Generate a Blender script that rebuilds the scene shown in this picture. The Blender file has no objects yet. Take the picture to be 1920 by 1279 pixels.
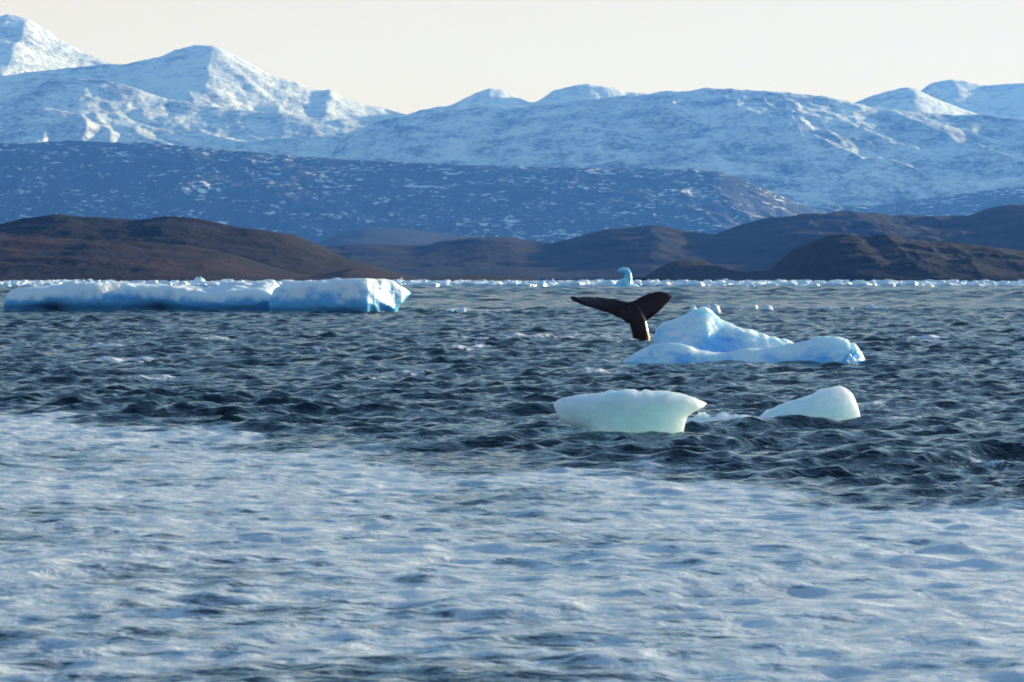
import bpy, bmesh, math, random
import numpy as np
from mathutils import Vector

random.seed(7)
RNG = np.random.default_rng(11)
SC = bpy.context.scene
COL = SC.collection

# ---------------------------------------------------------------- camera
CAM_H, FPX, HOR = 2.8, 6000.0, 520.0        # eye height (m), focal length in photo pixels, horizon row
cam = bpy.data.cameras.new('camera')
cam.sensor_width = 36.0
cam.lens = FPX / 1920.0 * 36.0
cam.clip_start, cam.clip_end = 0.5, 90000.0
cam.dof.use_dof = True
cam.dof.focus_distance = 105.0
cam.dof.aperture_fstop = 6.3
camo = bpy.data.objects.new('camera', cam)
camo.location = (0, 0, CAM_H)
camo.rotation_euler = (math.radians(90) - math.atan((639.5 - HOR) / FPX), 0, 0)
COL.objects.link(camo)
SC.camera = camo

# ---------------------------------------------------------------- sky, sun, exposure
SUN_EL, SUN_AZ = math.radians(8.6), math.radians(54)      # azimuth clockwise from the view direction (+Y)
world = bpy.data.worlds.new('World')
SC.world = world
world.use_nodes = True
wn, wl = world.node_tree.nodes, world.node_tree.links
bg = wn['Background']
bg.inputs['Strength'].default_value = 0.15
sky = wn.new('ShaderNodeTexSky')
sky.sky_type = 'NISHITA'
sky.sun_disc = False
sky.sun_elevation = SUN_EL
sky.sun_rotation = SUN_AZ
sky.altitude = 0
sky.air_density = 1.0
sky.dust_density = 0.5
sky.ozone_density = 3.0
# a thin bright veil of cloud low over the horizon, all the way round
wtc = wn.new('ShaderNodeTexCoord')
wsep = wn.new('ShaderNodeSeparateXYZ')
wl.new(wtc.outputs['Generated'], wsep.inputs[0])
wmr = wn.new('ShaderNodeMapRange')
wmr.interpolation_type = 'SMOOTHSTEP'
wl.new(wsep.outputs[2], wmr.inputs['Value'])
for k_, v_ in (('From Min', 0.09), ('From Max', 0.15), ('To Min', 0.9), ('To Max', 0.0)):
    wmr.inputs[k_].default_value = v_
wmix = wn.new('ShaderNodeMix')
wmix.data_type = 'RGBA'
wl.new(wmr.outputs[0], wmix.inputs[0])
wtint = wn.new('ShaderNodeMix')                  # cool white balance
wtint.data_type = 'RGBA'
wtint.blend_type = 'MULTIPLY'
wtint.inputs[0].default_value = 1.0
wl.new(sky.outputs[0], wtint.inputs[6])
wtint.inputs[7].default_value = (1.0, 0.99, 0.98, 1.0)
wl.new(wtint.outputs[2], wmix.inputs[6])
wmix.inputs[7].default_value = (3.45, 3.2, 2.75, 1.0)
wl.new(wmix.outputs[2], bg.inputs['Color'])

sun = bpy.data.lights.new('sun', 'SUN')
sun.energy = 5.0
sun.angle = math.radians(0.53)
sun.color = (1.0, 0.98, 0.97)
suno = bpy.data.objects.new('sun', sun)
d = Vector((math.sin(SUN_AZ) * math.cos(SUN_EL), math.cos(SUN_AZ) * math.cos(SUN_EL), math.sin(SUN_EL)))
suno.rotation_euler = d.to_track_quat('Z', 'Y').to_euler()
suno.location = (200, 60, 120)
COL.objects.link(suno)

vs = SC.view_settings
vs.view_transform = 'Standard'
vs.look = 'None'
vs.exposure = 0.76
vs.gamma = 1.0
vs.use_curve_mapping = False
SC.cycles.use_denoising = True
SC.cycles.max_bounces = 8
SC.cycles.volume_bounces = 0
SC.cycles.filter_width = 1.8


# ---------------------------------------------------------------- helpers: noise
def _hash(ix, iy, iz, seed):
    h = (ix.astype(np.int64) * 374761393 + iy.astype(np.int64) * 668265263 + iz.astype(np.int64) * 2147483647 + seed * 974711) & 0xFFFFFFFF
    h = ((h ^ (h >> 13)) * 1274126177) & 0xFFFFFFFF
    h = ((h ^ (h >> 16)) * 2246822519) & 0xFFFFFFFF
    return ((h >> 8) & 0xFFFF).astype(np.float32) / 32767.5 - 1.0


def noise2(x, y, seed=0):
    x0, y0 = np.floor(x), np.floor(y)
    fx, fy = (x - x0).astype(np.float32), (y - y0).astype(np.float32)
    u, v = fx * fx * fx * (fx * (fx * 6 - 15) + 10), fy * fy * fy * (fy * (fy * 6 - 15) + 10)
    z = np.zeros_like(x0)
    a, b = _hash(x0, y0, z, seed), _hash(x0 + 1, y0, z, seed)
    c, e = _hash(x0, y0 + 1, z, seed), _hash(x0 + 1, y0 + 1, z, seed)
    return (a + (b - a) * u) * (1 - v) + (c + (e - c) * u) * v


def noise3(x, y, z, seed=0):
    x0, y0, z0 = np.floor(x), np.floor(y), np.floor(z)
    fx, fy, fz = x - x0, y - y0, z - z0
    u, v, w = fx * fx * (3 - 2 * fx), fy * fy * (3 - 2 * fy), fz * fz * (3 - 2 * fz)
    r = 0
    for dz in (0, 1):
        a, b = _hash(x0, y0, z0 + dz, seed), _hash(x0 + 1, y0, z0 + dz, seed)
        c, e = _hash(x0, y0 + 1, z0 + dz, seed), _hash(x0 + 1, y0 + 1, z0 + dz, seed)
        s = (a + (b - a) * u) * (1 - v) + (c + (e - c) * u) * v
        r = r + s * (w if dz else 1 - w)
    return r


def fbm2(x, y, oct=6, seed=0, gain=0.5, ridged=False):
    r, a, f, n = 0, 1.0, 1.0, 0
    for i in range(oct):
        s = noise2(x * f + 17.3 * i, y * f - 9.1 * i, seed + i)
        if ridged:
            s = 1 - 2 * np.abs(s)
        r = r + a * s
        n += a
        a *= gain
        f *= 2.03
    return r / n


def fbm3(x, y, z, oct=3, seed=0, gain=0.5):
    r, a, f, n = 0, 1.0, 1.0, 0
    for i in range(oct):
        r = r + a * noise3(x * f + 5.7 * i, y * f, z * f, seed + i)
        n += a
        a *= gain
        f *= 2.03
    return r / n


def curve(pts, x, smooth=0.0):
    """Smooth interpolation through (x, value) points."""
    p = np.array(pts, float)
    xs = np.linspace(p[0, 0], p[-1, 0], 1600)
    ys = np.interp(xs, p[:, 0], p[:, 1])
    if smooth > 0:
        k = max(1, int(smooth / (xs[1] - xs[0])))
        ker = np.exp(-0.5 * (np.arange(-3 * k, 3 * k + 1) / k) ** 2)
        ker /= ker.sum()
        ys = np.convolve(np.pad(ys, 3 * k, mode='edge'), ker, mode='valid')
    return np.interp(x, xs, ys)


def sstep(a, b, x):
    t = np.clip((x - a) / (b - a), 0, 1)
    return t * t * (3 - 2 * t)


# ---------------------------------------------------------------- helpers: meshes
def np_mesh(name, verts, quads, smooth=True):
    me = bpy.data.meshes.new(name)
    nv, nf = len(verts), len(quads)
    k = quads.shape[1]
    me.vertices.add(nv)
    me.vertices.foreach_set('co', np.ascontiguousarray(verts, np.float32).ravel())
    me.loops.add(nf * k)
    me.loops.foreach_set('vertex_index', np.ascontiguousarray(quads, np.int32).ravel())
    me.polygons.add(nf)
    me.polygons.foreach_set('loop_start', np.arange(0, nf * k, k, dtype=np.int32))
    me.polygons.foreach_set('loop_total', np.full(nf, k, np.int32))
    me.polygons.foreach_set('use_smooth', np.full(nf, smooth, bool))
    me.update(calc_edges=True)
    return me


def link(name, me, mat=None, loc=(0, 0, 0), parent=None):
    o = bpy.data.objects.new(name, me)
    o.location = loc
    if mat:
        me.materials.clear()
        me.materials.append(mat)
    if parent:
        o.parent = parent
    COL.objects.link(o)
    return o


def tag(o, label, cat=None, group=None, kind=None):
    o['label'] = label
    if cat:
        o['category'] = cat
    if group:
        o['group'] = group
    if kind:
        o['kind'] = kind
    return o


def grid_quads(nr, nc):
    i = np.arange(nr - 1)[:, None] * nc + np.arange(nc - 1)[None, :]
    return np.stack([i, i + 1, i + nc + 1, i + nc], -1).reshape(-1, 4)


def iso(F, mn, mx, step):
    """Surface-nets mesh of the solid F > 0."""
    n = [int(math.ceil((b - a) / step)) + 1 for a, b in zip(mn, mx)]
    ax = [np.linspace(a, a + step * (k - 1), k) for a, k in zip(mn, n)]
    X, Y, Z = np.meshgrid(*ax, indexing='ij')
    V = F(X, Y, Z)
    V = np.where(np.abs(V) < 1e-9, 1e-9, V)
    for s in range(3):                                   # closed at the borders
        sl = [slice(None)] * 3
        for e in (0, -1):
            sl[s] = e
            V[tuple(sl)] = np.minimum(V[tuple(sl)], -1e-3)
    S = V > 0
    cn = tuple(k - 1 for k in n)
    acc = np.zeros(cn + (3,))
    cnt = np.zeros(cn)

    def corner(A, c):
        return A[c[0]:c[0] + cn[0], c[1]:c[1] + cn[1], c[2]:c[2] + cn[2]]
    for a in range(3):
        o1, o2 = [q for q in range(3) if q != a]
        for p in (0, 1):
            for q in (0, 1):
                c0 = [0, 0, 0]
                c0[o1], c0[o2] = p, q
                c1 = list(c0)
                c1[a] = 1
                v0, v1 = corner(V, c0), corner(V, c1)
                cr = (v0 > 0) != (v1 > 0)
                t = np.where(cr, v0 / np.where(cr, v0 - v1, 1), 0)
                cnt += cr
                acc[..., o1] += cr * p
                acc[..., o2] += cr * q
                acc[..., a] += cr * t
    m = cnt > 0
    idx = -np.ones(cn, int)
    idx[m] = np.arange(m.sum())
    base = np.stack(np.nonzero(m), -1)
    verts = (acc[m] / cnt[m][:, None] + base) * step + np.array(mn)
    quads = []
    for a in range(3):
        o1, o2 = (a + 1) % 3, (a + 2) % 3
        s0 = [slice(1, -1)] * 3
        s1 = [slice(1, -1)] * 3
        s0[a] = slice(0, -1)
        s1[a] = slice(1, None)
        A, B = S[tuple(s0)], S[tuple(s1)]
        cr = np.nonzero(A != B)
        out = A[cr]
        g = [cr[0].copy(), cr[1].copy(), cr[2].copy()]
        g[o1] = g[o1] + 1
        g[o2] = g[o2] + 1

        def cell(d1, d2):
            h = [g[0].copy(), g[1].copy(), g[2].copy()]
            h[o1] = h[o1] + d1
            h[o2] = h[o2] + d2
            return idx[h[0], h[1], h[2]]
        q = np.stack([cell(-1, -1), cell(0, -1), cell(0, 0), cell(-1, 0)], -1)
        q[~out] = q[~out][:, ::-1]
        quads.append(q)
    return verts, np.concatenate(quads)


def relax(v, q, it=2, lam=0.5):
    for _ in range(it):
        s = np.zeros_like(v)
        c = np.zeros(len(v))
        for a, b in ((0, 1), (1, 2), (2, 3), (3, 0)):
            np.add.at(s, q[:, a], v[q[:, b]])
            np.add.at(s, q[:, b], v[q[:, a]])
            np.add.at(c, q[:, a], 1)
            np.add.at(c, q[:, b], 1)
        v = v + lam * (s / np.maximum(c, 1)[:, None] - v)
    return v


def smin(a, b, k):
    h = np.clip(0.5 + 0.5 * (b - a) / k, 0, 1)
    return b * (1 - h) + a * h - k * h * (1 - h)


def smax(a, b, k):
    return -smin(-a, -b, k)


def dist(py):
    return CAM_H * FPX / (py - HOR)


# ---------------------------------------------------------------- helpers: materials
class NT:
    def __init__(self, name):
        self.mat = bpy.data.materials.new(name)
        self.mat.use_nodes = True
        self.n, self.l = self.mat.node_tree.nodes, self.mat.node_tree.links
        self.b = self.n['Principled BSDF']
        self.out = self.n['Material Output']

    def add(self, t, **kw):
        nd = self.n.new(t)
        for k, v in kw.items():
            setattr(nd, k, v)
        return nd

    def put(self, a, sock):
        if hasattr(a, 'is_output'):
            self.l.new(a, sock)
        else:
            sock.default_value = a

    def math(self, op, a, b=0.0, clamp=False):
        nd = self.add('ShaderNodeMath', operation=op, use_clamp=clamp)
        self.put(a, nd.inputs[0])
        self.put(b, nd.inputs[1])
        return nd.outputs[0]

    def pos(self, scale=(1, 1, 1), rot=(0, 0, 0)):
        tc = self.add('ShaderNodeTexCoord')
        mp = self.add('ShaderNodeMapping')
        mp.inputs['Scale'].default_value = scale
        mp.inputs['Rotation'].default_value = rot
        self.l.new(tc.outputs['Object'], mp.inputs['Vector'])
        return mp.outputs[0]

    def noise(self, vec, scale, detail=4, rough=0.55, dist=0.0):
        nd = self.add('ShaderNodeTexNoise')
        self.l.new(vec, nd.inputs['Vector'])
        nd.inputs['Scale'].default_value = scale
        nd.inputs['Detail'].default_value = detail
        nd.inputs['Roughness'].default_value = rough
        nd.inputs['Distortion'].default_value = dist
        return nd.outputs['Fac']

    def ramp(self, fac, lo, hi, a=0.0, b=1.0):
        nd = self.add('ShaderNodeMapRange', clamp=True)
        nd.interpolation_type = 'SMOOTHSTEP'
        self.put(fac, nd.inputs['Value'])
        nd.inputs['From Min'].default_value = lo
        nd.inputs['From Max'].default_value = hi
        nd.inputs['To Min'].default_value = a
        nd.inputs['To Max'].default_value = b
        return nd.outputs[0]

    def mix(self, fac, a, b):
        nd = self.add('ShaderNodeMix', data_type='RGBA')
        self.put(fac, nd.inputs[0])
        for v, s in ((a, nd.inputs[6]), (b, nd.inputs[7])):
            self.put(v if hasattr(v, 'is_output') else (*v, 1.0), s)
        return nd.outputs[2]

    def bump(self, h, strength, distance):
        nd = self.add('ShaderNodeBump')
        nd.inputs['Strength'].default_value = strength
        nd.inputs['Distance'].default_value = distance
        self.l.new(h, nd.inputs['Height'])
        self.l.new(nd.outputs[0], self.b.inputs['Normal'])
        return nd.outputs[0]

    def normal_z(self):
        g = self.add('ShaderNodeNewGeometry')
        s = self.add('ShaderNodeSeparateXYZ')
        self.l.new(g.outputs['Normal'], s.inputs[0])
        return s.outputs[2]


def rock_snow(name, rock_a, rock_b, cover, speck, streak=(1.0, 1.0, 2.2), soft=0.06, rot=0.0, slope=0.5, big=0.35, rock_scale=0.004):
    """Rocky ground with snow lying in patches. cover 0..1 = share of snow; speck = patch size in metres."""
    t = NT(name)
    p = t.pos(streak, (0, rot, 0))
    n1 = t.noise(p, 1.0 / speck, 6, 0.62, 0.4)
    n2 = t.noise(p, 0.18 / speck, 3, 0.5, 0.2)
    s = t.math('ADD', t.math('MULTIPLY', n1, 1 - big), t.math('MULTIPLY', n2, big))
    nz = t.normal_z()
    s = t.math('ADD', s, t.math('MULTIPLY', t.math('SUBTRACT', nz, 0.85), slope * 0.35))
    th = 0.5 + (0.5 - cover) * 0.30
    f = t.ramp(s, th - soft, th + soft)
    r = t.mix(t.ramp(t.noise(t.pos(), rock_scale, 5, 0.6), 0.35, 0.65), rock_a, rock_b)
    c = t.mix(f, r, (0.80, 0.82, 0.84))
    t.l.new(c, t.b.inputs['Base Color'])
    t.b.inputs['Roughness'].default_value = 0.9
    t.b.inputs['Specular IOR Level'].default_value = 0.15
    h = t.math('ADD', t.noise(t.pos(), 1.6 / speck, 5, 0.6), t.math('MULTIPLY', f, 0.25))
    t.bump(h, 0.7, speck * 0.25)
    return t.mat


def ice_material(name, blue, white, snow_top=0.6, size=1.0, sss=0.35, radius=0.25, wet=(0.25, 0.45, 0.47), wet_h=0.12, rough=0.45, rad=(0.35, 0.8, 1.0), crown=0.0, mottle=1.0, bias=0.0):
    """Glacier ice: blue where dense, white where weathered or snow covered, glassy green band at the waterline."""
    t = NT(name)
    p = t.pos()
    nz = t.normal_z()
    n1 = t.noise(p, 1.1 / size, 5, 0.6, 0.3)
    n2 = t.noise(t.pos((1, 1, 0.35)), 2.6 / size, 4, 0.6, 0.6)
    s = t.math('ADD', t.math('MULTIPLY', nz, snow_top), t.math('MULTIPLY', t.math('SUBTRACT', n1, 0.5), 1.5 * mottle))
    s = t.math('ADD', s, t.math('MULTIPLY', t.math('SUBTRACT', n2, 0.5), 0.9 * mottle))
    sep = t.add('ShaderNodeSeparateXYZ')
    t.l.new(p, sep.inputs[0])
    s = t.math('ADD', s, t.math('ADD', t.math('MULTIPLY', sep.outputs[2], crown), bias))
    f = t.ramp(s, 0.12, 0.85)
    c = t.mix(f, blue, white)
    zz = t.math('ADD', sep.outputs[2], t.math('MULTIPLY', t.math('SUBTRACT', n1, 0.5), wet_h * 1.2))
    w = t.ramp(zz, wet_h * 0.3, wet_h * 1.3, 1.0, 0.0)
    c = t.mix(w, c, wet)
    t.l.new(c, t.b.inputs['Base Color'])
    t.put(t.ramp(f, 0, 1, rough * 0.55, rough * 1.5), t.b.inputs['Roughness'])
    t.b.inputs['IOR'].default_value = 1.31
    t.b.inputs['Subsurface Weight'].default_value = sss
    t.b.inputs['Subsurface Radius'].default_value = rad
    t.b.inputs['Subsurface Scale'].default_value = radius
    h = t.math('ADD', t.noise(p, 3.2 / size, 6, 0.62), t.math('MULTIPLY', n2, 0.6))
    h = t.math('ADD', h, t.math('MULTIPLY', t.math('ABSOLUTE', t.math('SUBTRACT', t.noise(p, 1.9 / size, 4, 0.5, 0.8), 0.5)), -1.2))
    t.bump(h, 0.75, 0.08 * size)
    return t.mat


# ================================================================ sea
NWAVE = 120
WDIR0 = math.radians(-72)                     # the chop runs towards the camera, slightly to the right
lam = np.exp(np.linspace(math.log(8.0), math.log(0.32), NWAVE)) * RNG.uniform(0.94, 1.06, NWAVE)
ang = WDIR0 + RNG.normal(0, 0.75, NWAVE)
wk = 2 * np.pi / lam
wph = RNG.uniform(0, 2 * np.pi, NWAVE)
slope_w = 0.052 * np.where(lam > 1.3, (1.3 / lam) ** 1.05, 1.0)
wamp = slope_w / wk
# farther out the wind sea is longer and steeper
NF = 26
flam = np.exp(RNG.uniform(math.log(5.0), math.log(12.0), NF))
fang = WDIR0 + RNG.normal(0, 0.7, NF)
fwk, fph = 2 * np.pi / flam, RNG.uniform(0, 2 * np.pi, NF)
# edge of the boat's wake: a line on the water, near side is churned
W0, W1 = np.array([-11.4, 71.0]), np.array([6.0, 40.0])
WD = (W1 - W0) / np.linalg.norm(W1 - W0)
WN = np.array([-WD[1], WD[0]])                 # points away from the camera side
if WN[1] < 0:
    WN = -WN


def wake_d(x, y):
    return (x - W0[0]) * WN[0] + (y - W0[1]) * WN[1]


def sea_surface(x, y, cut, calm):
    dx, dy, dz = np.zeros_like(x), np.zeros_like(x), np.zeros_like(x)
    for i in range(NWAVE):
        a = wamp[i] * np.clip((lam[i] / cut - 1.7) / 1.5, 0, 1)
        if not np.any(a > 0):
            continue
        a = a * (1 - (0.72 if lam[i] > 1.1 else 0.52) * calm)      # the churned wake lies flatter
        cx, cy = math.cos(ang[i]), math.sin(ang[i])
        ph = wk[i] * (cx * x + cy * y) + wph[i]
        s, c = np.sin(ph), np.cos(ph)
        dz += a * s
        dx += 0.8 * a * cx * c
        dy += 0.8 * a * cy * c
    rf = np.where(y[:, 0] > 240)[0]
    xs, ys, cs = x[rf], y[rf], cut[rf]
    far = sstep(240, 450, ys) * sstep(990, 850, ys)
    for i in range(NF):
        a = 0.05 / fwk[i] * far * np.clip((flam[i] / cs - 1.6) / 1.6, 0, 1)
        cx, cy = math.cos(fang[i]), math.sin(fang[i])
        ph = fwk[i] * (cx * xs + cy * ys) + fph[i]
        dz[rf] += a * np.sin(ph) / 2.0
        dx[rf] += 0.35 * a * cx * np.cos(ph)
        dy[rf] += 0.35 * a * cy * np.cos(ph)
    return dx, dy, dz


def build_sea():
    rows = [-400.0, -120.0, -40.0, -10.0, 0.0, 6.0, 11.0]
    y = 18.0
    while y < 1100:
        rows.append(y)
        y *= 1.0019 if y < 280 else 1.0036
    while y < 15500:
        rows.append(y)
        y *= 1.12
    rows = np.array(rows, np.float32)
    core = np.linspace(-0.19, 0.19, 480)
    out = 0.19 * np.exp(np.linspace(0, math.log(14), 22))[1:]
    cols = np.concatenate([-out[::-1], core, out]).astype(np.float32)
    wy = np.maximum(rows, 15.0)
    X = wy[:, None] * cols[None, :]
    Y = np.repeat(rows[:, None], len(cols), 1)
    sp = np.maximum(np.gradient(rows), 0.02)
    csp = np.gradient(cols)
    cut = np.maximum(sp[:, None] * 0.9, wy[:, None] * csp[None, :]).astype(np.float32)
    gust = 1.0 + 0.35 * fbm2(X / 9.0, Y / 22.0, 3, 5)
    wd = wake_d(X, Y)
    inw = sstep(1.5, -2.0, wd)
    dx, dy, dz = sea_surface(X, Y, cut, inw)
    damp = gust * (1 + 1.0 * sstep(130, 420, Y) * sstep(990, 850, Y))
    # the heap of water thrown up along the wake's edge
    heap = 0.05 * np.exp(-((wd + 0.8) / 0.9) ** 2) * (0.6 + 0.8 * fbm2(X / 1.3, Y / 2.5, 3, 9))
    heap *= sstep(300, 90, Y)
    # longer swell lifting before the two pale floes
    sw = 0.16 * np.sin(2 * np.pi * (0.35 * X - 0.94 * Y) / 6.5 + 0.6) * np.exp(-((X - 6.0) / 3.6) ** 2 - ((Y - 50.0) / 8.0) ** 2)
    V = np.stack([X + dx * damp, Y + dy * damp, dz * damp + heap + sw], -1).reshape(-1, 3)
    me = np_mesh('sea', V, grid_quads(len(rows), len(cols)))
    # churned water: how much air is in it
    edge = wd + 5.0 * fbm2(X / 3.2, Y / 7.0, 5, 21, 0.6)
    churn = sstep(4.5, -5.5, edge) * (0.92 + 0.25 * fbm2(X / 3.0, Y / 6.0, 4, 33))
    churn *= 1.0 - 0.25 * sstep(-12, -32, wd)
    churn += 0.40 * np.exp(-((edge + 2.4) / 1.7) ** 2)
    caps = np.zeros_like(churn)
    for px, py, w, dpt in ((195, 652, 1.2, 5), (245, 680, 1.6, 4), (700, 708, .9, 3), (772, 706, .9, 2.4), (1090, 634, 6.0, 7), (1180, 630, 2.0, 4),
                           (940, 636, 2.5, 4), (1290, 672, .8, 2), (1640, 764, .5, 2.5), (1700, 790, .6, 2), (1360, 790, 1.3, 2.6), (1440, 793, .6, 1.6), (1880, 868, .9, 1.4),
                           (860, 583, 2.2, 9), (940, 584, 3.0, 8), (600, 660, 1.2, 4), (420, 640, 1.2, 4), (1120, 700, .8, 3), (300, 715, .9, 2.5), (880, 655, 1.2, 5),
                           (1178, 819, 1.2, .5), (1400, 687, 3.4, 1.0), (1530, 791, .9, .5), (1190, 640, 1.2, 2.0), (1750, 640, 1.5, 6), (1800, 700, 1.0, 4)):
        D = dist(py)
        x0 = (px - 960) / FPX * D
        g = np.exp(-((X - x0) / w) ** 2 - ((Y - D) / dpt) ** 2)
        caps = np.maximum(caps, g)
    crest = sstep(0.03, 0.16, dz * damp)
    caps = caps * (0.62 + 0.7 * crest)
    shelf = np.zeros_like(churn)                       # pale ice just under the surface beside the bergs
    for px, py, w, dpt in ((1178, 812, 1.5, 1.5), (1530, 784, 1.2, 1.5), (1400, 680, 4.2, 3.0), (260, 584, 11.5, 7.0), (640, 585, 5.4, 7.0), (1358, 792, 1.0, 1.2)):
        D = dist(py)
        x0 = (px - 960) / FPX * D
        shelf = np.maximum(shelf, np.exp(-np.abs((X - x0) / w) ** 4 - np.abs((Y - D) / dpt) ** 3))
    for nm, A in (('churn', churn), ('caps', caps), ('shelf', 0.8 * shelf), ('rough_sea', sstep(120, 420, Y))):
        at = me.attributes.new(nm, 'FLOAT', 'POINT')
        at.data.foreach_set('value', np.clip(A, 0, 1.3).astype(np.float32).ravel())

    t = NT('sea_water')
    p = t.pos()
    ch = t.add('ShaderNodeAttribute', attribute_name='churn').outputs['Fac']
    cp = t.add('ShaderNodeAttribute', attribute_name='caps').outputs['Fac']
    st = t.pos((0.55, 0.8, 1.0), (0, 0, math.radians(20)))
    n_big = t.noise(st, 0.55, 5, 0.6, 0.6)
    n_fine = t.noise(t.pos((0.7, 1.0, 1)), 4.2, 6, 0.68, 1.0)
    n_str = t.noise(t.pos((0.45, 1.1, 1.0), (0, 0, math.radians(-9))), 4.2, 6, 0.66, 0.8)
    nn = t.math('ADD', t.math('MULTIPLY', n_big, 0.33), t.math('ADD', t.math('MULTIPLY', n_fine, 0.31), t.math('MULTIPLY', n_str, 0.36)))
    nn = t.math('ADD', nn, t.math('MULTIPLY', t.math('MAXIMUM', t.math('SUBTRACT', ch, 0.95), 0.0), 0.16))
    chb = t.math('MULTIPLY', t.math('SUBTRACT', t.math('MINIMUM', ch, 0.95), 0.9), 0.32)
    nm = t.math('ADD', nn, chb)
    milky = t.math('MULTIPLY', t.ramp(nm, 0.42, 0.535), t.ramp(ch, 0.0, 0.15))
    foam = t.math('MULTIPLY', t.ramp(nm, 0.51, 0.60), t.ramp(ch, 0.0, 0.15))
    capf = t.ramp(t.math('ADD', t.math('MULTIPLY', cp, 0.6), t.math('MULTIPLY', t.math('SUBTRACT', n_fine, 0.5), 1.5)), 0.33, 0.50)
    deep = t.mix(t.noise(p, 0.05, 3), (0.005, 0.014, 0.020), (0.007, 0.021, 0.026))
    sb = t.add('ShaderNodeAttribute', attribute_name='shelf').outputs['Fac']
    deep = t.mix(sb, deep, (0.05, 0.17, 0.18))
    c = t.mix(t.math('MULTIPLY', milky, 0.97, True), deep, (0.72, 0.74, 0.74))
    c = t.mix(t.math('MULTIPLY', foam, 0.75, True), c, (0.90, 0.88, 0.85))
    c = t.mix(capf, c, (0.80, 0.82, 0.82))
    t.l.new(c, t.b.inputs['Base Color'])
    t.b.inputs['IOR'].default_value = 1.31
    t.put(t.math('ADD', t.ramp(t.math('ADD', t.math('MULTIPLY', foam, 0.6), capf), 0.0, 1.0, 0.09, 0.6), 0.0), t.b.inputs['Roughness'])
    t.put(t.ramp(t.math('ADD', t.math('MULTIPLY', foam, 0.5), capf), 0.0, 1.0, 0.5, 0.05), t.b.inputs['Specular IOR Level'])
    r1 = t.noise(t.pos((0.8, 1.0, 1.0), (0, 0, 0.3)), 2.3, 3, 0.55, 0.5)
    r2 = t.noise(t.pos((0.9, 1.0, 1.0), (0, 0, -0.4)), 7.0, 3, 0.6, 0.3)
    h = t.math('ADD', t.math('MULTIPLY', r1, 0.15), t.math('MULTIPLY', r2, 0.05))
    rs = t.add('ShaderNodeAttribute', attribute_name='rough_sea').outputs['Fac']
    h = t.math('MULTIPLY', h, t.math('ADD', 1.0, t.math('MULTIPLY', rs, 2.2)))
    h = t.math('MULTIPLY', h, t.math('SUBTRACT', 1.0, t.math('MULTIPLY', ch, 0.6, True)))
    h = t.math('ADD', h, t.math('MULTIPLY', foam, 0.012))
    t.bump(h, 1.0, 1.0)
    o = link('sea', me, t.mat)
    tag(o, 'choppy dark blue sea with a pale churned wake across the foreground', kind='structure')


build_sea()

# ================================================================ land


def terrain(name, label, D, pts, front, back, mat, nx=420, ny=120, rough=0.10, feat=600.0, seed=1, power=1.0, px_range=(-420, 2340), ridge_smooth=14, gully=0.6, skew=0.0, crag=0.012, shore=0.0):
    """One range of hills. pts = its skyline, (bearing, elevation) in photo pixels; front/back = ground depth in metres."""
    nx, ny = int(nx * 0.82), int(ny * 0.8)
    bear = np.linspace(px_range[0], px_range[1], nx)
    x = (bear - 960) / FPX * D
    H = (HOR - curve(pts, bear, ridge_smooth)) / FPX * D + CAM_H
    tf = np.linspace(0, 1, int(ny * 0.78))
    tb = np.linspace(0, 1, ny - len(tf) + 1)[1:]
    yy = np.concatenate([D - front + front * tf, D + back * tb])
    X, Y = np.meshgrid(x, yy)
    Hh = np.repeat(H[None, :], len(yy), 0)
    t = np.clip((Y - (D - front)) / front, 0, 1)
    b = np.clip((Y - D) / back, 0, 1)
    wx = X + 0.35 * feat * fbm2(X / feat, Y / feat, 3, seed + 50)
    wy = Y + 0.35 * feat * fbm2(X / feat, Y / feat, 3, seed + 60)
    r = fbm2((wx + skew * wy) / feat, wy / (feat * 1.5), 7, seed, 0.52, True)
    s = fbm2(wx / feat * 0.8, wy / feat * 0.8, 7, seed + 20, 0.5)
    rel = gully * r + (1 - gully) * s
    prof = t ** power
    prof = 0.25 * t + 0.75 * prof
    env = np.sin(np.pi * np.clip(t, 0, 1)) ** 0.75
    Hm = np.maximum(Hh, 6)
    Z = Hh * prof * (1 - b * b) + env * rough * Hm * rel * (b <= 0)
    fine = fbm2(X / (feat * 0.16), Y / (feat * 0.16), 5, seed + 80)
    outc = fbm2(X / (feat * 0.22), Y / (feat * 0.22), 5, seed + 90, 0.55, True)
    Z += crag * Hm * (fine + 0.8 * outc) * np.clip(t * 4, 0, 1)
    # nothing on the slope may stand above the skyline that it leads up to
    lim = (CAM_H + (Hh - CAM_H) * Y / D) * 0.992
    over = (t < 0.97) & (Z > lim)
    Z = np.where(over, lim, Z)
    Z -= 4.0 * sstep(0.02 + 0.0, 0.0, t) + 3.0 * (b >= 1)
    V = np.stack([X, Y, Z], -1).reshape(-1, 3)
    o = link(name, np_mesh(name, V, grid_quads(len(yy), nx)), mat)
    return tag(o, label, kind='structure')


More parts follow.
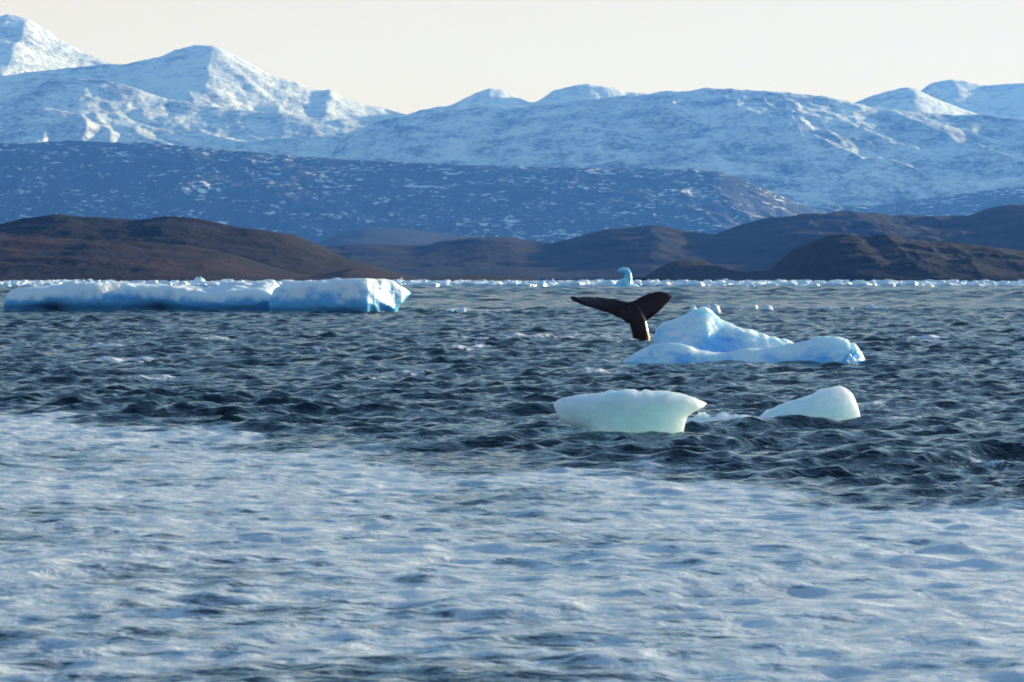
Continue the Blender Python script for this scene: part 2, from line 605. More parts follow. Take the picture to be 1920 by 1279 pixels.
M_SNOW_FAR = rock_snow('far_snow', (0.07, 0.09, 0.12), (0.12, 0.13, 0.15), 0.76, 44, soft=0.15)
M_SNOW = rock_snow('snowfield_rock', (0.05, 0.07, 0.10), (0.10, 0.11, 0.13), 0.58, 27, soft=0.14, big=0.45)
M_SNOW_R = rock_snow('snowfield_rock_right', (0.05, 0.07, 0.10), (0.09, 0.10, 0.12), 0.54, 26, soft=0.14, big=0.5)
M_SPECK = rock_snow('dark_rock_snow_specks', (0.022, 0.026, 0.034), (0.036, 0.040, 0.050), 0.19, 19, (0.8, 0.8, 2.4), 0.035, math.radians(12), big=0.25)
M_BARE = rock_snow('bare_rock_hills', (0.009, 0.008, 0.009), (0.028, 0.018, 0.015), -0.6, 14, soft=0.03, rock_scale=0.015)
M_TUNDRA = rock_snow('tundra_heath', (0.010, 0.007, 0.006), (0.046, 0.017, 0.010), -1.2, 7, soft=0.03, rock_scale=0.03)
M_HEAD = rock_snow('dark_headland_rock', (0.005, 0.0045, 0.0045), (0.017, 0.010, 0.008), -1.2, 8, soft=0.03, rock_scale=0.03)

terrain('mountain', 'sharp snowy peak cut by the top left edge of the picture', 13600,
        [(-500, 190), (-300, 120), (-120, 60), (-20, 36), (15, 31), (55, 35), (80, 52), (110, 74), (150, 97), (190, 113), (230, 130), (330, 190), (450, 260), (2400, 330)],
        3000, 1300, M_SNOW_FAR, 420, 110, 0.10, 800, 3, 1.25, (-500, 700), 5, skew=0.4)
terrain('mountain', 'tall rounded snow mountain right of the leftmost peak', 12800,
        [(-500, 150), (0, 142), (120, 130), (215, 122), (300, 106), (345, 93), (375, 88), (405, 91), (435, 103), (470, 122), (520, 146), (560, 158), (595, 170), (622, 166),
         (640, 182), (690, 200), (745, 211), (800, 225), (1000, 280)],
        2700, 1300, M_SNOW_FAR, 560, 150, 0.13, 700, 14, 1.2, (-500, 1100), 6, skew=0.5)
terrain('mountain', 'pair of small distant snow peaks above the middle of the massif', 13200,
        [(500, 330), (700, 230), (790, 209), (845, 200), (880, 180), (910, 168), (940, 169), (965, 180), (995, 193), (1015, 186), (1040, 170), (1070, 161), (1105, 159), (1150, 169), (1200, 178), (1300, 190), (1500, 260)],
        2600, 1300, M_SNOW_FAR, 360, 100, 0.14, 500, 25, 1.1, (550, 1450), 5, skew=0.4)
terrain('mountain', 'smooth snow dome with a bright right slope, upper right', 13400,
        [(1450, 300), (1560, 215), (1610, 191), (1650, 174), (1685, 166), (1712, 167), (1750, 184), (1795, 204), (1840, 218), (1950, 260), (2100, 330)],
        2300, 1300, M_SNOW_FAR, 300, 100, 0.05, 800, 31, 1.05, (1450, 2100), 6, skew=0.5)
terrain('mountain', 'farthest snow ridge at the right edge of the skyline', 14600,
        [(1550, 300), (1680, 205), (1725, 172), (1745, 154), (1775, 149), (1815, 155), (1845, 162), (1880, 157), (1925, 155), (2000, 160), (2150, 150), (2400, 240)],
        2800, 1300, M_SNOW_FAR, 360, 100, 0.08, 800, 37, 1.1, (1550, 2500), 6, skew=0.4)
terrain('mountain', 'broad snow covered massif below the left peaks', 11800,
        [(-600, 230), (-200, 205), (0, 184), (50, 164), (105, 148), (190, 151), (250, 168), (330, 190), (430, 205), (520, 214), (600, 222), (680, 236), (760, 262), (900, 300), (1100, 380)],
        2000, 1300, M_SNOW, 560, 190, 0.16, 520, 43, 1.15, (-600, 1100), 8, skew=0.5)
terrain('mountain', 'long snowy plateau with rock showing through, middle to right edge', 11500,
        [(300, 420), (500, 320), (620, 268), (680, 238), (760, 218), (850, 206), (960, 199), (1080, 190), (1200, 178), (1270, 170), (1330, 167), (1460, 172), (1540, 182), (1600, 192), (1650, 204), (1760, 214), (1920, 224), (2200, 235), (2500, 250)],
        2000, 1300, M_SNOW_R, 760, 210, 0.20, 480, 55, 1.1, (300, 2500), 8, skew=0.4)
terrain('hill', 'low blue shaded ridge below the snowy plateau at the right edge', 9500,
        [(1250, 470), (1400, 415), (1500, 390), (1640, 384), (1740, 372), (1800, 364), (1870, 355), (1950, 350), (2200, 340), (2500, 350)],
        1200, 1500, M_SPECK, 320, 80, 0.10, 500, 61, 1.0, (1250, 2500), 10)
terrain('hill', 'wide dark blue hillside flecked with snow specks', 8800,
        [(-600, 300), (-200, 280), (0, 271), (130, 266), (260, 268), (400, 280), (560, 294), (740, 305), (900, 312), (1100, 316), (1300, 318), (1350, 324), (1400, 340), (1450, 362), (1500, 384), (1560, 402), (1700, 450), (1900, 520)],
        880, 1500, M_SPECK, 760, 170, 0.20, 300, 71, 0.95, (-600, 1900), 8, skew=0.3)
terrain('hill', 'small bluish mound above the strait, left of centre', 6300,
        [(520, 515), (590, 458), (640, 436), (700, 427), (760, 430), (830, 438), (920, 446), (1000, 470), (1100, 520)],
        900, 900, M_BARE, 240, 60, 0.10, 300, 81, 0.9, (520, 1100), 8)
terrain('hill', 'long slate coloured bare hills across the strait', 3500,
        [(480, 522), (560, 475), (610, 461), (700, 459), (790, 462), (850, 452), (900, 444), (960, 447), (1030, 456), (1090, 443), (1140, 430), (1230, 425), (1290, 436), (1340, 441), (1390, 425), (1450, 410), (1530, 401), (1610, 398),
         (1680, 407), (1750, 404), (1820, 405), (1870, 392), (1930, 382), (2100, 378), (2500, 400)],
        480, 900, M_BARE, 700, 110, 0.16, 260, 91, 0.85, (480, 2500), 5, crag=0.05)
terrain('hill', 'small dark islet at the foot of the bare hills, right of centre', 1850,
        [(1215, 521), (1240, 502), (1262, 491), (1290, 488), (1325, 491), (1355, 503), (1390, 510), (1440, 508), (1490, 505), (1540, 500), (1600, 510), (1700, 519)],
        260, 200, M_HEAD, 260, 60, 0.12, 60, 97, 0.8, (1200, 1700), 3, crag=0.06)
terrain('hill', 'dark rocky headland with a steep left bluff', 1700,
        [(1420, 523), (1460, 515), (1492, 507), (1505, 492), (1514, 466), (1530, 452), (1560, 445), (1590, 444), (1620, 449), (1660, 443), (1700, 447), (1740, 453), (1800, 458), (1850, 464), (1920, 470), (2050, 474), (2300, 480), (2500, 500)],
        160, 320, M_HEAD, 560, 90, 0.16, 110, 101, 0.75, (1420, 2500), 3, crag=0.06)
terrain('hill', 'low dark skerry on the water near the middle', 1480,
        [(800, 522), (840, 518), (880, 516), (930, 517), (970, 519), (1000, 522)], 120, 100, M_HEAD, 120, 40, 0.1, 50, 103, 0.8, (795, 1010), 4)
terrain('hill', 'dark brown hill behind the red brown slope, left edge', 1680,
        [(-600, 440), (-200, 428), (0, 421), (60, 410), (100, 405), (180, 408), (260, 411), (320, 406), (370, 412), (430, 424), (480, 430), (540, 441), (590, 460), (630, 480), (680, 493), (720, 506), (770, 521), (800, 524)],
        190, 400, M_HEAD, 640, 100, 0.12, 160, 111, 0.85, (-600, 800), 4, crag=0.05)
terrain('hill', 'red brown heath slope falling to the shore, left edge', 1500,
        [(-600, 470), (-300, 450), (-60, 436), (40, 441), (130, 449), (230, 452), (330, 459), (420, 474), (480, 493), (530, 508), (590, 519), (640, 523)],
        160, 250, M_TUNDRA, 560, 100, 0.10, 130, 121, 0.9, (-600, 640), 6, crag=0.05)
terrain('hill', 'low reddish point of land right of the brown hill', 1450,
        [(560, 523), (620, 512), (660, 503), (700, 507), (740, 515), (780, 521), (800, 523)], 120, 90, M_TUNDRA, 160, 40, 0.1, 60, 131, 0.8, (560, 800), 4)

# ================================================================ ice
ICE_BLUE = ice_material('glacier_ice_blue', (0.17, 0.53, 0.88), (0.92, 0.96, 0.97), 0.9, 2.2, 0.7, 0.9, (0.20, 0.50, 0.55), 0.20, crown=0.14, mottle=0.75, bias=0.08)
ICE_TURQ = ice_material('turquoise_ice', (0.22, 0.66, 0.86), (0.80, 0.93, 0.96), 0.6, 2.5, 0.6, 0.6, (0.3, 0.6, 0.7), 0.1)
ICE_SKY = ice_material('glacier_ice_sky', (0.15, 0.55, 0.94), (0.92, 0.97, 0.98), 1.0, 1.2, 0.85, 0.8, (0.22, 0.52, 0.62), 0.05, crown=0.03, mottle=0.6, bias=-0.17)
ICE_CLEAR = ice_material('clear_green_ice', (0.76, 0.92, 0.925), (0.975, 0.985, 0.975), 0.45, 0.7, 1.0, 0.75, (0.86, 0.95, 0.90), 0.04, 0.3, (0.9, 1.0, 0.95))
ICE_WHITE = ice_material('weathered_white_ice', (0.55, 0.76, 0.90), (0.88, 0.91, 0.93), 0.8, 2.0, 0.2, 0.2, (0.40, 0.58, 0.66), 0.05)


def solid_ice(name, F, mn, mx, step, mat, loc, it=2):
    v, q = iso(F, mn, mx, step)
    v = relax(v, q, it)
    return link(name, np_mesh(name, v, q), mat, loc)


# ---- peaked blue berg beside the whale
D2 = dist(682)
u2 = D2 / FPX
Xc2 = 1400


def m2(pts):
    return [((a - Xc2) * u2, (682 - b) * u2) for a, b in pts]


front2 = m2([(1160, 690), (1170, 676), (1195, 660), (1225, 647), (1250, 641), (1275, 641), (1300, 650), (1330, 659), (1370, 659), (1410, 655), (1450, 653), (1490, 643), (1520, 634), (1550, 628), (1580, 630), (1600, 638), (1612, 650), (1622, 668), (1632, 690)])
back2 = m2([(1225, 700), (1234, 655), (1240, 618), (1250, 609), (1275, 601), (1300, 592), (1318, 583), (1332, 578), (1345, 585), (1365, 602), (1390, 616), (1415, 626), (1450, 633), (1490, 642), (1520, 655), (1550, 700)])


def F2(x, y, z):
    n = fbm3(x * 0.9, y * 0.9, z * 1.1, 4, 3)
    wx = x + 0.10 * noise3(x * 1.2, y * 1.2, z * 1.2, 8)
    hf = curve(front2, wx, 0.10)
    hb = curve(back2, wx, 0.05) + 0.08 + 0.06 * np.exp(-(np.abs(x - (1334 - Xc2) * u2) / 0.20) ** 3) + 0.05 * np.abs(noise2(x * 2.6, y * 2.6, 91))
    yc_f = -1.25 + 0.18 * np.sin(x * 1.1)
    wf = 1.15 + 0.15 * np.sin(x * 1.7 + 1)
    tf = np.abs((y - yc_f) / wf)
    lf = hf - 0.55 * np.clip(tf, 0, 3) ** 2.2
    yc_b = 0.75
    tb_ = (y - yc_b)
    slope = np.where(tb_ < 0, 1.5 + 0.35 * np.sin(x * 2.3), 1.6)
    lb = hb - 0.62 * (np.abs(tb_) / slope * 1.55) ** 1.45
    h = smax(lf, lb, 0.16)
    # flutes running down the sides, a sharp step at the right end
    h = h - 0.035 * np.abs(noise3(x * 3.2, y * 1.2, z * 0.4, 17)) - 0.11 * np.exp(-((x - (1597 - Xc2) * u2) / 0.07) ** 2) * (y < -0.7)
    rg = 0.3 - np.abs(fbm3(x * 1.5, y * 1.5, z * 1.5, 4, 29))
    f = (h - z) * 0.8 + 0.07 * n + 0.11 * rg - 0.03
    r = np.sqrt((x / 4.3) ** 2 + ((y + 0.1) / 3.2) ** 2)
    return np.minimum(f, (1.05 - r) * 1.5)


o = solid_ice('iceberg', F2, (-4.4, -3.0, -0.7), (4.3, 3.0, 2.2), 0.045, ICE_SKY, ((Xc2 - 960) * u2, D2 + 1.9, 0), 1)
tag(o, 'sky blue iceberg with a peaked back and low curved front ledge beside the whale tail', 'iceberg')

# ---- pale mushroom shaped floe in the foreground
D1 = dist(815)
u1 = D1 / FPX
Xc1 = 1178


def m1(pts):
    return [((a - Xc1) * u1, (815 - b) * u1) for a, b in pts]


top1 = m1([(1030, 762), (1037, 757), (1045, 749), (1070, 744), (1100, 741), (1130, 737), (1150, 734), (1175, 730), (1192, 731), (1203, 737), (1212, 730), (1225, 733), (1255, 735), (1285, 741), (1310, 750), (1323, 757), (1330, 762)])
bot1 = m1([(1030, 752), (1037, 760), (1046, 780), (1056, 796), (1080, 801), (1103, 804), (1110, 812), (1116, 830), (1125, 860), (1275, 860), (1281, 830), (1284, 800), (1289, 784), (1300, 772), (1312, 764), (1323, 757), (1330, 750)])


def F1(x, y, z):
    rx = 1.36
    yw = 0.56 * np.sqrt(np.clip(1 - (x / 1.42) ** 2, 0.0, 1)) * (0.72 + 0.36 * np.clip(z, -0.3, 0.7))
    ty = np.clip(np.abs(y) / np.maximum(yw, 0.05), 0, 2)
    zt = curve(top1, x, 0.012) - 0.10 * ty ** 2
    zb = curve(bot1, x, 0.02) + 0.03 * ty ** 2
    n = fbm3(x * 2.2, y * 2.2, z * 2.2, 4, 41)
    f = smin(zt - z, (z - zb) * 0.7, 0.03)
    f = smin(f, (yw - np.abs(y)) * 0.9, 0.05)
    n = n + 0.7 * (0.35 - np.abs(fbm3(x * 1.6, y * 1.6, z * 2.6, 3, 47)))
    n = n + 0.55 * fbm3(x * 6.5, y * 6.5, z * 6.5, 3, 49)
    return f + 0.045 * n + 0.02 * np.maximum(fbm3(x * 9, y * 9, z * 3, 3, 45), 0.1) * (z > 0.6)


o = solid_ice('ice_floe', F1, (-1.5, -0.9, -0.5), (1.5, 0.9, 0.95), 0.02, ICE_CLEAR, ((Xc1 - 960) * u1, D1 + 0.5, -0.02), 1)
tag(o, 'pale green white mushroom shaped floe with undercut ends, nearest the wake', 'ice floe')

# ---- tilted slab to its right
D3 = dist(787)
u3 = D3 / FPX
Xc3 = 1530


def m3(pts):
    return [((a - Xc3) * u3, (787 - b) * u3) for a, b in pts]


top3 = m3([(1395, 800), (1420, 784), (1440, 773), (1480, 757), (1520, 743), (1545, 733), (1565, 728), (1582, 727), (1595, 734), (1606, 748), (1614, 765), (1619, 800)])


def F3(x, y, z):
    zt = curve(top3, x + 0.03 * noise3(x * 4, y * 4, z * 4, 5), 0.02)
    yw = 0.48
    tl = y - 0.25 * (z - 0.2)
    f = (zt - 0.18 * np.abs(tl / yw) ** 2.4 - z) * 0.8
    f = smin(f, (yw - np.abs(tl)) * 0.9, 0.12)
    ch = 0.06 * np.abs(noise3(x * 5, y * 2, z * 2, 19))
    return f + 0.04 * fbm3(x * 2.0, y * 2, z * 2, 4, 23) + 0.025 * fbm3(x * 6.5, y * 6.5, z * 6.5, 3, 24) + 0.05 * (0.3 - np.abs(fbm3(x * 2.2, y * 2.2, z * 2.2, 4, 27))) - ch * 0.5


o = solid_ice('ice_floe', F3, (-1.5, -0.8, -0.5), (1.1, 0.9, 0.8), 0.022, ICE_CLEAR, ((Xc3 - 960) * u3, D3 + 0.45, 0))
tag(o, 'pale tilted wedge of ice leaning up to the right, in the foreground', 'ice floe')

# ---- low ice awash between the two
D4 = dist(794)
u4 = D4 / FPX


def F4(x, y, z):
    h = 0.17 - 0.11 * (x / 0.80) ** 2 - 0.25 * (y / 0.5) ** 2 + 0.15 * fbm3(x * 5, y * 5, 0 * z, 4, 77)
    return h - z


o = solid_ice('ice_floe', F4, (-0.9, -0.6, -0.3), (0.9, 0.6, 0.3), 0.025, ICE_CLEAR, ((1358 - 960) * u4, D4 + 0.3, 0))
tag(o, 'low lumpy ice awash between the mushroom floe and the tilted wedge', 'ice floe')

# ---- long flat berg at the left, in two pieces
D5 = dist(586)
u5 = D5 / FPX
Xc5 = 260


def m5(pts, c):
    return [((a - c) * u5, (586 - b) * u5) for a, b in pts]


ftop5 = m5([(-6, 600), (4, 560), (12, 543), (30, 538), (60, 536), (95, 541), (115, 536), (145, 530), (180, 529), (220, 533), (260, 537), (300, 540), (340, 542), (375, 545), (385, 549), (410, 543), (450, 540), (490, 538), (505, 541), (514, 552), (519, 575), (526, 600)], Xc5)
btop5 = m5([(-6, 600), (6, 550), (30, 540), (90, 536), (160, 528), (220, 530), (300, 537), (370, 542), (400, 536), (440, 531), (490, 530), (510, 535), (520, 560), (526, 600)], Xc5)


def F5(x, y, z):
    n = fbm3(x * 0.30, y * 0.30, z * 0.5, 4, 51)
    zf, zb = curve(ftop5, x, 0.25), curve(btop5, x, 0.25)
    k = sstep(-2.0, 4.0, y)
    zt = zf * (1 - k) + zb * k + 0.10 * n
    front = -3.6 + 0.9 * np.sin(x * 0.33 + 0.8) + 1.1 * noise2(x * 0.22, x * 0, 9) - 0.25 * np.sin(z * 2.0)
    # waterline notch, cut deeper in two small caves
    cave = 0.55 * np.exp(-((z - 0.1) / 0.38) ** 2) + 1.6 * np.exp(-((x - (100 - Xc5) * u5) / 0.8) ** 2 - ((z - 0.1) / 0.5) ** 2) + 1.2 * np.exp(-((x - (292 - Xc5) * u5) / 0.9) ** 2 - ((z - 0.1) / 0.5) ** 2)
    a = (y - front - cave) * 0.8
    f = smin(zt - z, a, 0.55)
    f = smin(f, (5.5 + 0.6 * np.sin(x * 0.5) - y) * 0.8, 0.6)
    ends = np.minimum(x + 11.3, 11.25 - x)
    f = smin(f, ends, 0.8)
    return f + 0.30 * n + 0.16 * fbm3(x * 0.9, y * 0.9, z * 0.7, 4, 58) - 0.16 * np.abs(noise3(x * 1.3, y * 1.0, z * 0.35, 57))


o = solid_ice('iceberg', F5, (-11.8, -6.2, -0.8), (11.8, 7.0, 3.0), 0.13, ICE_BLUE, ((Xc5 - 960) * u5, D5 + 4.2, 0))
tag(o, 'long low blue iceberg with undulating white top at the left edge', 'iceberg')

Xc6 = 640
D6 = dist(588)
u6 = D6 / FPX


def m6(pts):
    return [((a - Xc6) * u6, (588 - b) * u6) for a, b in pts]


top6 = m6([(496, 600), (502, 562), (509, 541), (524, 532), (560, 528), (600, 525), (640, 523), (680, 522), (712, 522), (735, 527), (748, 537), (765, 548), (772, 560)])
bot6 = m6([(508, 640), (735, 640), (737, 590), (743, 575), (757, 563), (766, 552), (774, 545)])


def F6(x, y, z):
    n = fbm3(x * 0.45, y * 0.45, z * 0.6, 4, 61)
    zt = curve(top6, x, 0.12) - 0.02 * (y - 1) ** 2 * 0.2
    zb = curve(bot6, x, 0.15)
    front = -3.2 - 0.35 * np.sin(z * 1.1) + 0.45 * np.sin(x * 0.7) + 0.28 * (z - 1)
    # the right end turns away in facets so the low sun rakes over it
    fac = np.maximum(0, (x - 2.0)) * 1.35 + 0.45 * np.abs(noise2(x * 1.6 + 0.7 * z, z * 0.7, 4)) * sstep(1.4, 2.2, x)
    a = (y - front - fac) * 0.75
    f = smin(zt - z, a, 0.35)
    f = smin(f, (z - zb) * 0.8, 0.15)
    f = smin(f, (4.2 - y) * 0.8, 0.5)
    f = smin(f, x + 5.95 - 0.12 * (z - 1.4) ** 2, 0.6)
    ribs = 0.12 * np.abs(noise3(x * 1.2, y * 0.6, z * 0.25, 67))
    notch = 0.5 * np.exp(-((z - 0.05) / 0.3) ** 2)
    return f + 0.20 * n + 0.10 * fbm3(x * 1.3, y * 1.3, z * 0.8, 4, 68) - ribs - notch * (a < 1.0) * 0.6


o = solid_ice('iceberg', F6, (-6.4, -5.2, -0.8), (5.9, 5.2, 3.1), 0.09, ICE_BLUE, ((Xc6 - 960) * u6, D6 + 3.4, 0))
tag(o, 'blocky blue iceberg with a bright broken right end, split from the long one', 'iceberg')

# snow covered floe behind the gap
D7 = 320.0
u7 = D7 / FPX


def F7(x, y, z):
    h = 1.35 - 1.1 * np.abs(x / 4.6) ** 3 - 1.0 * np.abs(y / 3.5) ** 3 + 0.35 * fbm3(x * 0.6, y * 0.6, z * 0, 4, 83)
    return h - z


o = solid_ice('iceberg', F7, (-5.5, -4.5, -0.6), (5.5, 4.5, 2.6), 0.14, ICE_BLUE, ((465 - 960) * u7, D7 + 4, 0))
tag(o, 'blue floe with white rim peeping over the long iceberg, left of the split', 'ice floe')

# ---- hook shaped berg far out
D8 = 930.0
u8 = D8 / FPX


def F8(x, y, z):
    path = [(-0.4, 0.0, 2.4), (0.5, 0.9, 1.7), (0.95, 2.2, 1.1), (1.0, 3.5, 0.95), (0.5, 4.6, 0.85), (-0.7, 4.95, 0.65), (-1.9, 4.6, 0.40)]
    f = -1e3 * np.ones_like(x)
    for i in range(len(path) - 1):
        a, b = path[i], path[i + 1]
        for k in range(4):
            s = k / 4
            cx, cz, r = [a[j] * (1 - s) + b[j] * s for j in range(3)]
            f = smax(f, r - np.sqrt((x - cx) ** 2 + (z - cz) ** 2 + (y / 1.3) ** 2), 0.25)
    base = 1.3 - 0.055 * (x - 0.2) ** 2 * 1.2 - 0.12 * y * y - z
    f = smax(f, base * 0.7, 0.3)
    return f + 0.16 * fbm3(x * 0.9, y * 0.9, z * 0.9, 4, 87)


o = solid_ice('iceberg', F8, (-5.5, -3.2, -0.8), (5.5, 3.2, 6.0), 0.14, ICE_TURQ, ((1172 - 960) * u8, D8, 0))
tag(o, 'small hook shaped turquoise iceberg standing on the far ice edge', 'iceberg')


# ---- lumps of ice: a few real shapes, copied
def lump_mesh(seed, spiky=0.5):
    def F(x, y, z):
        r = np.sqrt((x / 1.0) ** 2 + (y / 0.8) ** 2)
        h = 0.55 * (1 - r ** 2.2) + 0.60 * spiky * fbm3(x * 1.7, y * 1.7, z * 0.8, 3, seed) + 0.22 * np.abs(fbm3(x * 3.4, y * 3.4, z * 1.5, 3, seed + 5)) - 0.12
        return np.minimum(h - z, (1.15 - r) * 0.8)
    v, q = iso(F, (-1.3, -1.1, -0.35), (1.3, 1.1, 1.3), 0.065)
    return np_mesh('ice_chunk', relax(v, q, 1), q)


LUMPS = [lump_mesh(200 + 13 * i, 0.5 + 0.25 * (i % 3)) for i in range(7)]
for me in LUMPS:
    me.materials.append(ICE_WHITE)


def chunk(px, py, w_px, h_px, k, label, group=None, rz=0.0):
    D = dist(py)
    u = D / FPX
    o = bpy.data.objects.new('ice_chunk', LUMPS[k % 7])
    sx = w_px * u / 2.1
    o.scale = (sx, max(sx * 0.9, 0.4), h_px * u / 0.70)
    o.location = ((px - 960) * u, D + sx * 0.6, 0.06)
    o.rotation_euler = (0, 0, rz)
    COL.objects.link(o)
    tag(o, label, 'ice chunk', group)
    return o


near = [
    (1336, 589, 34, 19, 0, 'rounded white ice lump peeping over the peak of the blue iceberg'),
    (1300, 585, 22, 8, 1, 'small white ice lump just left of the blue iceberg peak'),
    (1415, 582, 18, 8, 2, 'smaller left lump of the white pair right of the iceberg peak'),
    (1438, 583, 32, 9, 3, 'larger right lump of the white pair right of the iceberg peak'),
    (1532, 583, 16, 6, 4, 'dull low white ice bit, first of two above the berg right end'),
    (1551, 583, 18, 7, 5, 'bright low white ice bit, second of two above the berg right end'),
    (1597, 583, 8, 5, 6, 'tiny white ice speck between the two pairs at right'),
    (1635, 583, 18, 8, 1, 'left lump of the rightmost pair of white ice bits'),
    (1656, 583, 22, 8, 2, 'right lump of the rightmost pair of white ice bits'),
    (866, 587, 24, 8, 3, 'small white ice bit on open water right of the block iceberg'),
    (842, 586, 14, 4, 4, 'flat white ice scrap left of the small white ice bit'),
]
for i, a in enumerate(near):
    o = chunk(a[0], a[1], a[2] * 1.15, a[3] * 1.25, a[4], a[5], 'ice bits afloat beyond the iceberg', 0.5 * i)
    o.location.z = 0.13
big = [
    (162, 537, 34, 21, 0, 'pointed white ice block above the long iceberg left part'),
    (300, 537, 46, 15, 2, 'low white ice block above the long iceberg middle'),
    (372, 537, 44, 24, 3, 'double topped white ice block above the long iceberg right part'),
    (748, 534, 20, 16, 5, 'turquoise ice block behind the bright end of the block iceberg'),
    (796, 536, 22, 12, 1, 'white ice block at the far ice edge right of the block iceberg'),
    (1036, 537, 34, 16, 4, 'rounded pale ice block at the far ice edge left of the hook iceberg'),
    (1808, 537, 22, 15, 6, 'tallest white ice block at the right end of the far ice edge'),
    (12, 540, 30, 16, 6, 'white ice block at the left picture edge above the long iceberg'),
]
for i, a in enumerate(big):
    chunk(a[0], a[1], a[2], a[3], a[4], a[5], 'ice blocks along the far ice edge', 0.7 * i)
r = random.Random(5)
x = -40.0
while x < 1970:
    w = r.uniform(9, 26)
    chunk(x, r.uniform(533.5, 537.5), w, r.uniform(4, 10.5), r.randrange(7), 'low white ice lump in the band of drift ice along the far shore', 'lumps in the far drift ice', r.uniform(0, 6))
    x += w * r.uniform(0.8, 1.7)


# ---- drift ice too dense to count: slush and small floes to the far shore
def drift():
    rg = np.random.default_rng(3)
    n = 5200
    y = 955 + 330 * rg.random(n) ** 1.4
    xx = (rg.random(n) * 2 - 1) * 0.26 * y
    s = rg.uniform(0.5, 1.9, n) 
    ringn = 6
    V, Q = [], []
    base = 0
    a = np.linspace(0, 2 * np.pi, ringn, endpoint=False)
    for i in range(n):
        rr = s[i] * rg.uniform(0.6, 1.3, ringn)
        h = s[i] * rg.uniform(0.35, 1.0)
        lo = np.stack([xx[i] + rr * np.cos(a) * 1.5, y[i] + rr * np.sin(a) * 2.0, np.full(ringn, -0.3)], -1)
        md = lo.copy()
        md[:, 2] = h * rg.uniform(0.35, 0.8, ringn)
        tp = np.stack([xx[i] + 0.55 * rr * np.cos(a) * 1.5, y[i] + 0.55 * rr * np.sin(a) * 2.0, h * rg.uniform(0.7, 1.25, ringn)], -1)
        V += [lo, md, tp]
        for k in range(ringn):
            k2 = (k + 1) % ringn
            Q.append((base + k, base + k2, base + ringn + k2, base + ringn + k))
            Q.append((base + ringn + k, base + ringn + k2, base + 2 * ringn + k2, base + 2 * ringn + k))
        Q.append((base + 2 * ringn, base + 2 * ringn + 1, base + 2 * ringn + 2, base + 2 * ringn + 3))
        Q.append((base + 2 * ringn, base + 2 * ringn + 3, base + 2 * ringn + 4, base + 2 * ringn + 5))
        base += 3 * ringn
    o = link('drift_ice', np_mesh('drift_ice', np.concatenate(V), np.array(Q), False), ICE_WHITE)
    tag(o, 'band of small white drift ice below the far hills', 'drift ice', kind='stuff')


drift()

# ================================================================ whale tail
DW = dist(638)
uw = DW / FPX
XW, ZW = 1195.0, 638.0


def wp(px, py, y):
    return Vector(((px - XW) * uw, y, (ZW - py) * uw))


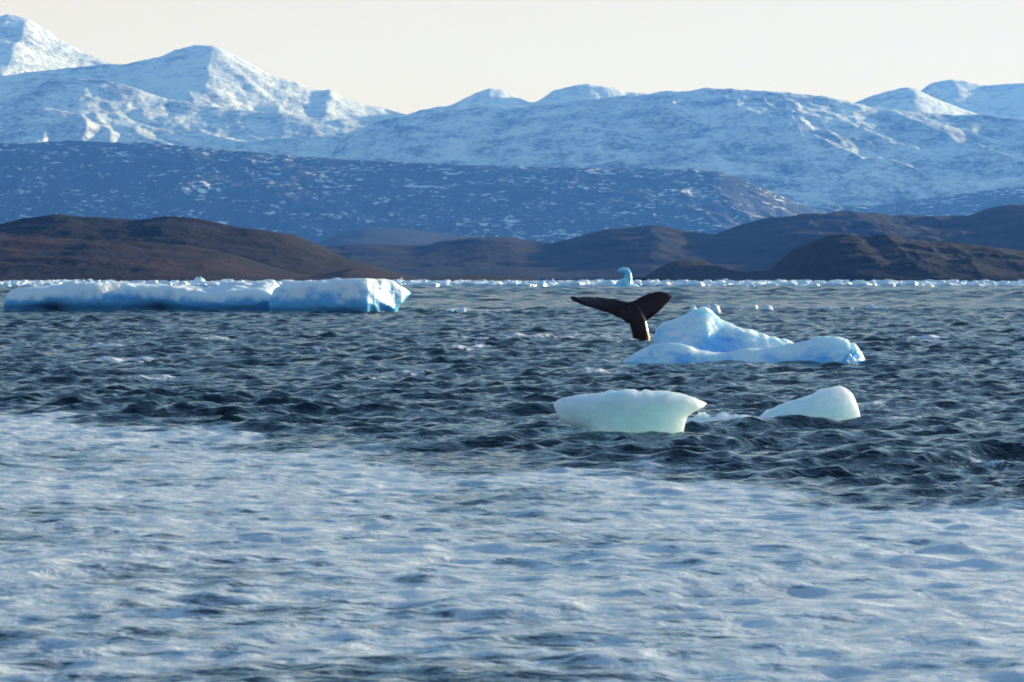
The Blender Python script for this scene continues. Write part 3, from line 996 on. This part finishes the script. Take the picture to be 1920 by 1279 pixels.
def build_whale():
    bm = bmesh.new()

    def loft(secs, n=14):
        """secs: (leading edge, trailing edge, half thickness); lens sections skinned in order."""
        rings = []
        for i, (le, te, th) in enumerate(secs):
            c = te - le
            a = secs[max(i - 1, 0)][0].lerp(secs[max(i - 1, 0)][1], 0.5)
            b = secs[min(i + 1, len(secs) - 1)][0].lerp(secs[min(i + 1, len(secs) - 1)][1], 0.5)
            nrm = c.cross(b - a).normalized()
            ring = []
            for k in range(n):
                f = k / n * 2 * math.pi
                u_ = 0.5 - 0.5 * math.cos(f)
                s_ = math.sin(f)
                w = math.copysign(abs(s_) ** 1.0, s_) * (1.15 - 0.55 * u_)
                ring.append(bm.verts.new(le + c * u_ + nrm * th * w))
            rings.append(ring)
        for p, q in zip(rings, rings[1:]):
            for k in range(n):
                bm.faces.new((p[k], p[(k + 1) % n], q[(k + 1) % n], q[k]))
        bm.faces.new(rings[0][::-1])
        bm.faces.new(rings[-1])

    def tube(pts, n=18):
        rings = []
        for i, (c, rx, ry) in enumerate(pts):
            a, b = pts[max(i - 1, 0)][0], pts[min(i + 1, len(pts) - 1)][0]
            tz = (b - a).normalized()
            ex = Vector((1, 0, 0)) - tz * tz.x
            ex.normalize()
            ey = tz.cross(ex)
            rings.append([bm.verts.new(c + ex * rx * math.cos(t) + ey * ry * math.sin(t)) for t in [k / n * 2 * math.pi for k in range(n)]])
        for p, q in zip(rings, rings[1:]):
            for k in range(n):
                bm.faces.new((p[k], p[(k + 1) % n], q[(k + 1) % n], q[k]))
        bm.faces.new(rings[0][::-1])
        bm.faces.new(rings[-1])

    # tail stock, from under water up to the fork of the flukes
    tube([(wp(1212, 690, 0.9), .55, .80), (wp(1207, 655, 0.45), .40, .62), (wp(1204, 637, 0.25), .40, .50), (wp(1201, 622, 0.12), .38, .42), (wp(1197, 607, 0.04), .39, .33),
          (wp(1191, 592, 0.0), .33, .24), (wp(1186, 580, -0.02), .30, .17), (wp(1181, 571, -0.03), .17, .11), (wp(1179, 567, -0.03), .05, .05)])
    # left fluke: swept forward, seen nearly edge on
    loft([(wp(1199, 614, 0.05), wp(1190, 568, 0.0), .13), (wp(1176, 606, -0.16), wp(1178, 566, 0.16), .15), (wp(1160, 595, -0.36), wp(1163, 562.5, 0.26), .14), (wp(1142, 587, -0.52), wp(1146, 560, 0.30), .12),
          (wp(1122, 580, -0.62), wp(1128, 558, 0.26), .10), (wp(1102, 575, -0.66), wp(1108, 557, 0.14), .085), (wp(1086, 570, -0.62), wp(1090, 556.5, -0.10), .06),
          (wp(1074, 564, -0.52), wp(1077, 556, -0.28), .05), (wp(1068, 559, -0.42), wp(1070, 556.5, -0.38), .02)])
    # right fluke: swung back and up, seen broad
    loft([(wp(1196, 612, 0.10), wp(1176, 568, -0.02), .13), (wp(1209, 604, 0.22), wp(1189, 563, 0.06), .13), (wp(1222, 596, 0.36), wp(1202, 556, 0.22), .115), (wp(1235, 586, 0.52), wp(1216, 549.5, 0.40), .10),
          (wp(1247, 575.5, 0.68), wp(1231, 546, 0.58), .08), (wp(1256, 566, 0.82), wp(1244, 546, 0.76), .065), (wp(1262, 559, 0.94), wp(1254, 550, 0.92), .045), (wp(1265, 556, 1.0), wp(1261, 554, 1.0), .02)])
    bmesh.ops.recalc_face_normals(bm, faces=bm.faces)
    me = bpy.data.meshes.new('whale_tail')
    bm.to_mesh(me)
    bm.free()
    o = bpy.data.objects.new('whale_tail', me)
    COL.objects.link(o)
    rm = o.modifiers.new('remesh', 'REMESH')
    rm.mode = 'VOXEL'
    rm.voxel_size = 0.028
    sm = o.modifiers.new('smooth', 'SMOOTH')
    sm.factor, sm.iterations = 0.5, 6
    dg = bpy.context.evaluated_depsgraph_get()
    m2_ = bpy.data.meshes.new_from_object(o.evaluated_get(dg))
    o.modifiers.clear()
    # nicked, wavy trailing edges
    co = np.empty(len(m2_.vertices) * 3, np.float32)
    m2_.vertices.foreach_get('co', co)
    co = co.reshape(-1, 3)
    n = fbm3(co[:, 0] * 3, co[:, 1] * 3, co[:, 2] * 3, 4, 71)
    co[:, 2] += 0.055 * n * (co[:, 2] > 0.8)
    co[:, 1] += 0.025 * n
    m2_.vertices.foreach_set('co', co.ravel())
    m2_.polygons.foreach_set('use_smooth', np.ones(len(m2_.polygons), bool))
    m2_.name = 'whale_tail'
    o.data = m2_
    t = NT('wet_whale_skin')
    p = t.pos()
    sc = t.ramp(t.noise(p, 2.6, 5, 0.65, 0.5), 0.58, 0.72)
    c = t.mix(sc, (0.026, 0.008, 0.007), (0.065, 0.019, 0.014))
    c = t.mix(t.math('MULTIPLY', t.ramp(t.noise(p, 14, 4, 0.6), 0.66, 0.74), 0.5), c, (0.16, 0.13, 0.12))
    t.l.new(c, t.b.inputs['Base Color'])
    t.b.inputs['Roughness'].default_value = 0.27
    t.b.inputs['IOR'].default_value = 1.25
    t.bump(t.noise(p, 9, 4, 0.6), 0.4, 0.02)
    m2_.materials.append(t.mat)
    o.location = ((XW - 960) * uw, DW, 0)
    tag(o, 'dark wet whale tail raised out of the sea left of the blue iceberg', 'whale')


build_whale()

# ================================================================ air
bm = bmesh.new()
bmesh.ops.create_cube(bm, size=1.0)
me = bpy.data.meshes.new('haze')
bm.to_mesh(me)
bm.free()
hz = NT('haze_air')
hz.n.remove(hz.b)
pv = hz.add('ShaderNodeVolumePrincipled')
pv.inputs['Color'].default_value = (0.08, 0.28, 1.0, 1.0)
pv.inputs['Absorption Color'].default_value = (1.0, 1.0, 1.0, 1.0)
pv.inputs['Density'].default_value = 6.2e-5
pv.inputs['Anisotropy'].default_value = 0.2
hz.l.new(pv.outputs[0], hz.out.inputs['Volume'])
o = link('haze', me, hz.mat)
o.scale = (110000, 18500, 1186)
o.location = (0, 18500 / 2 - 1500, 1186 / 2 - 6)
tag(o, 'thin blue haze over the water and mountains', 'haze', kind='stuff')
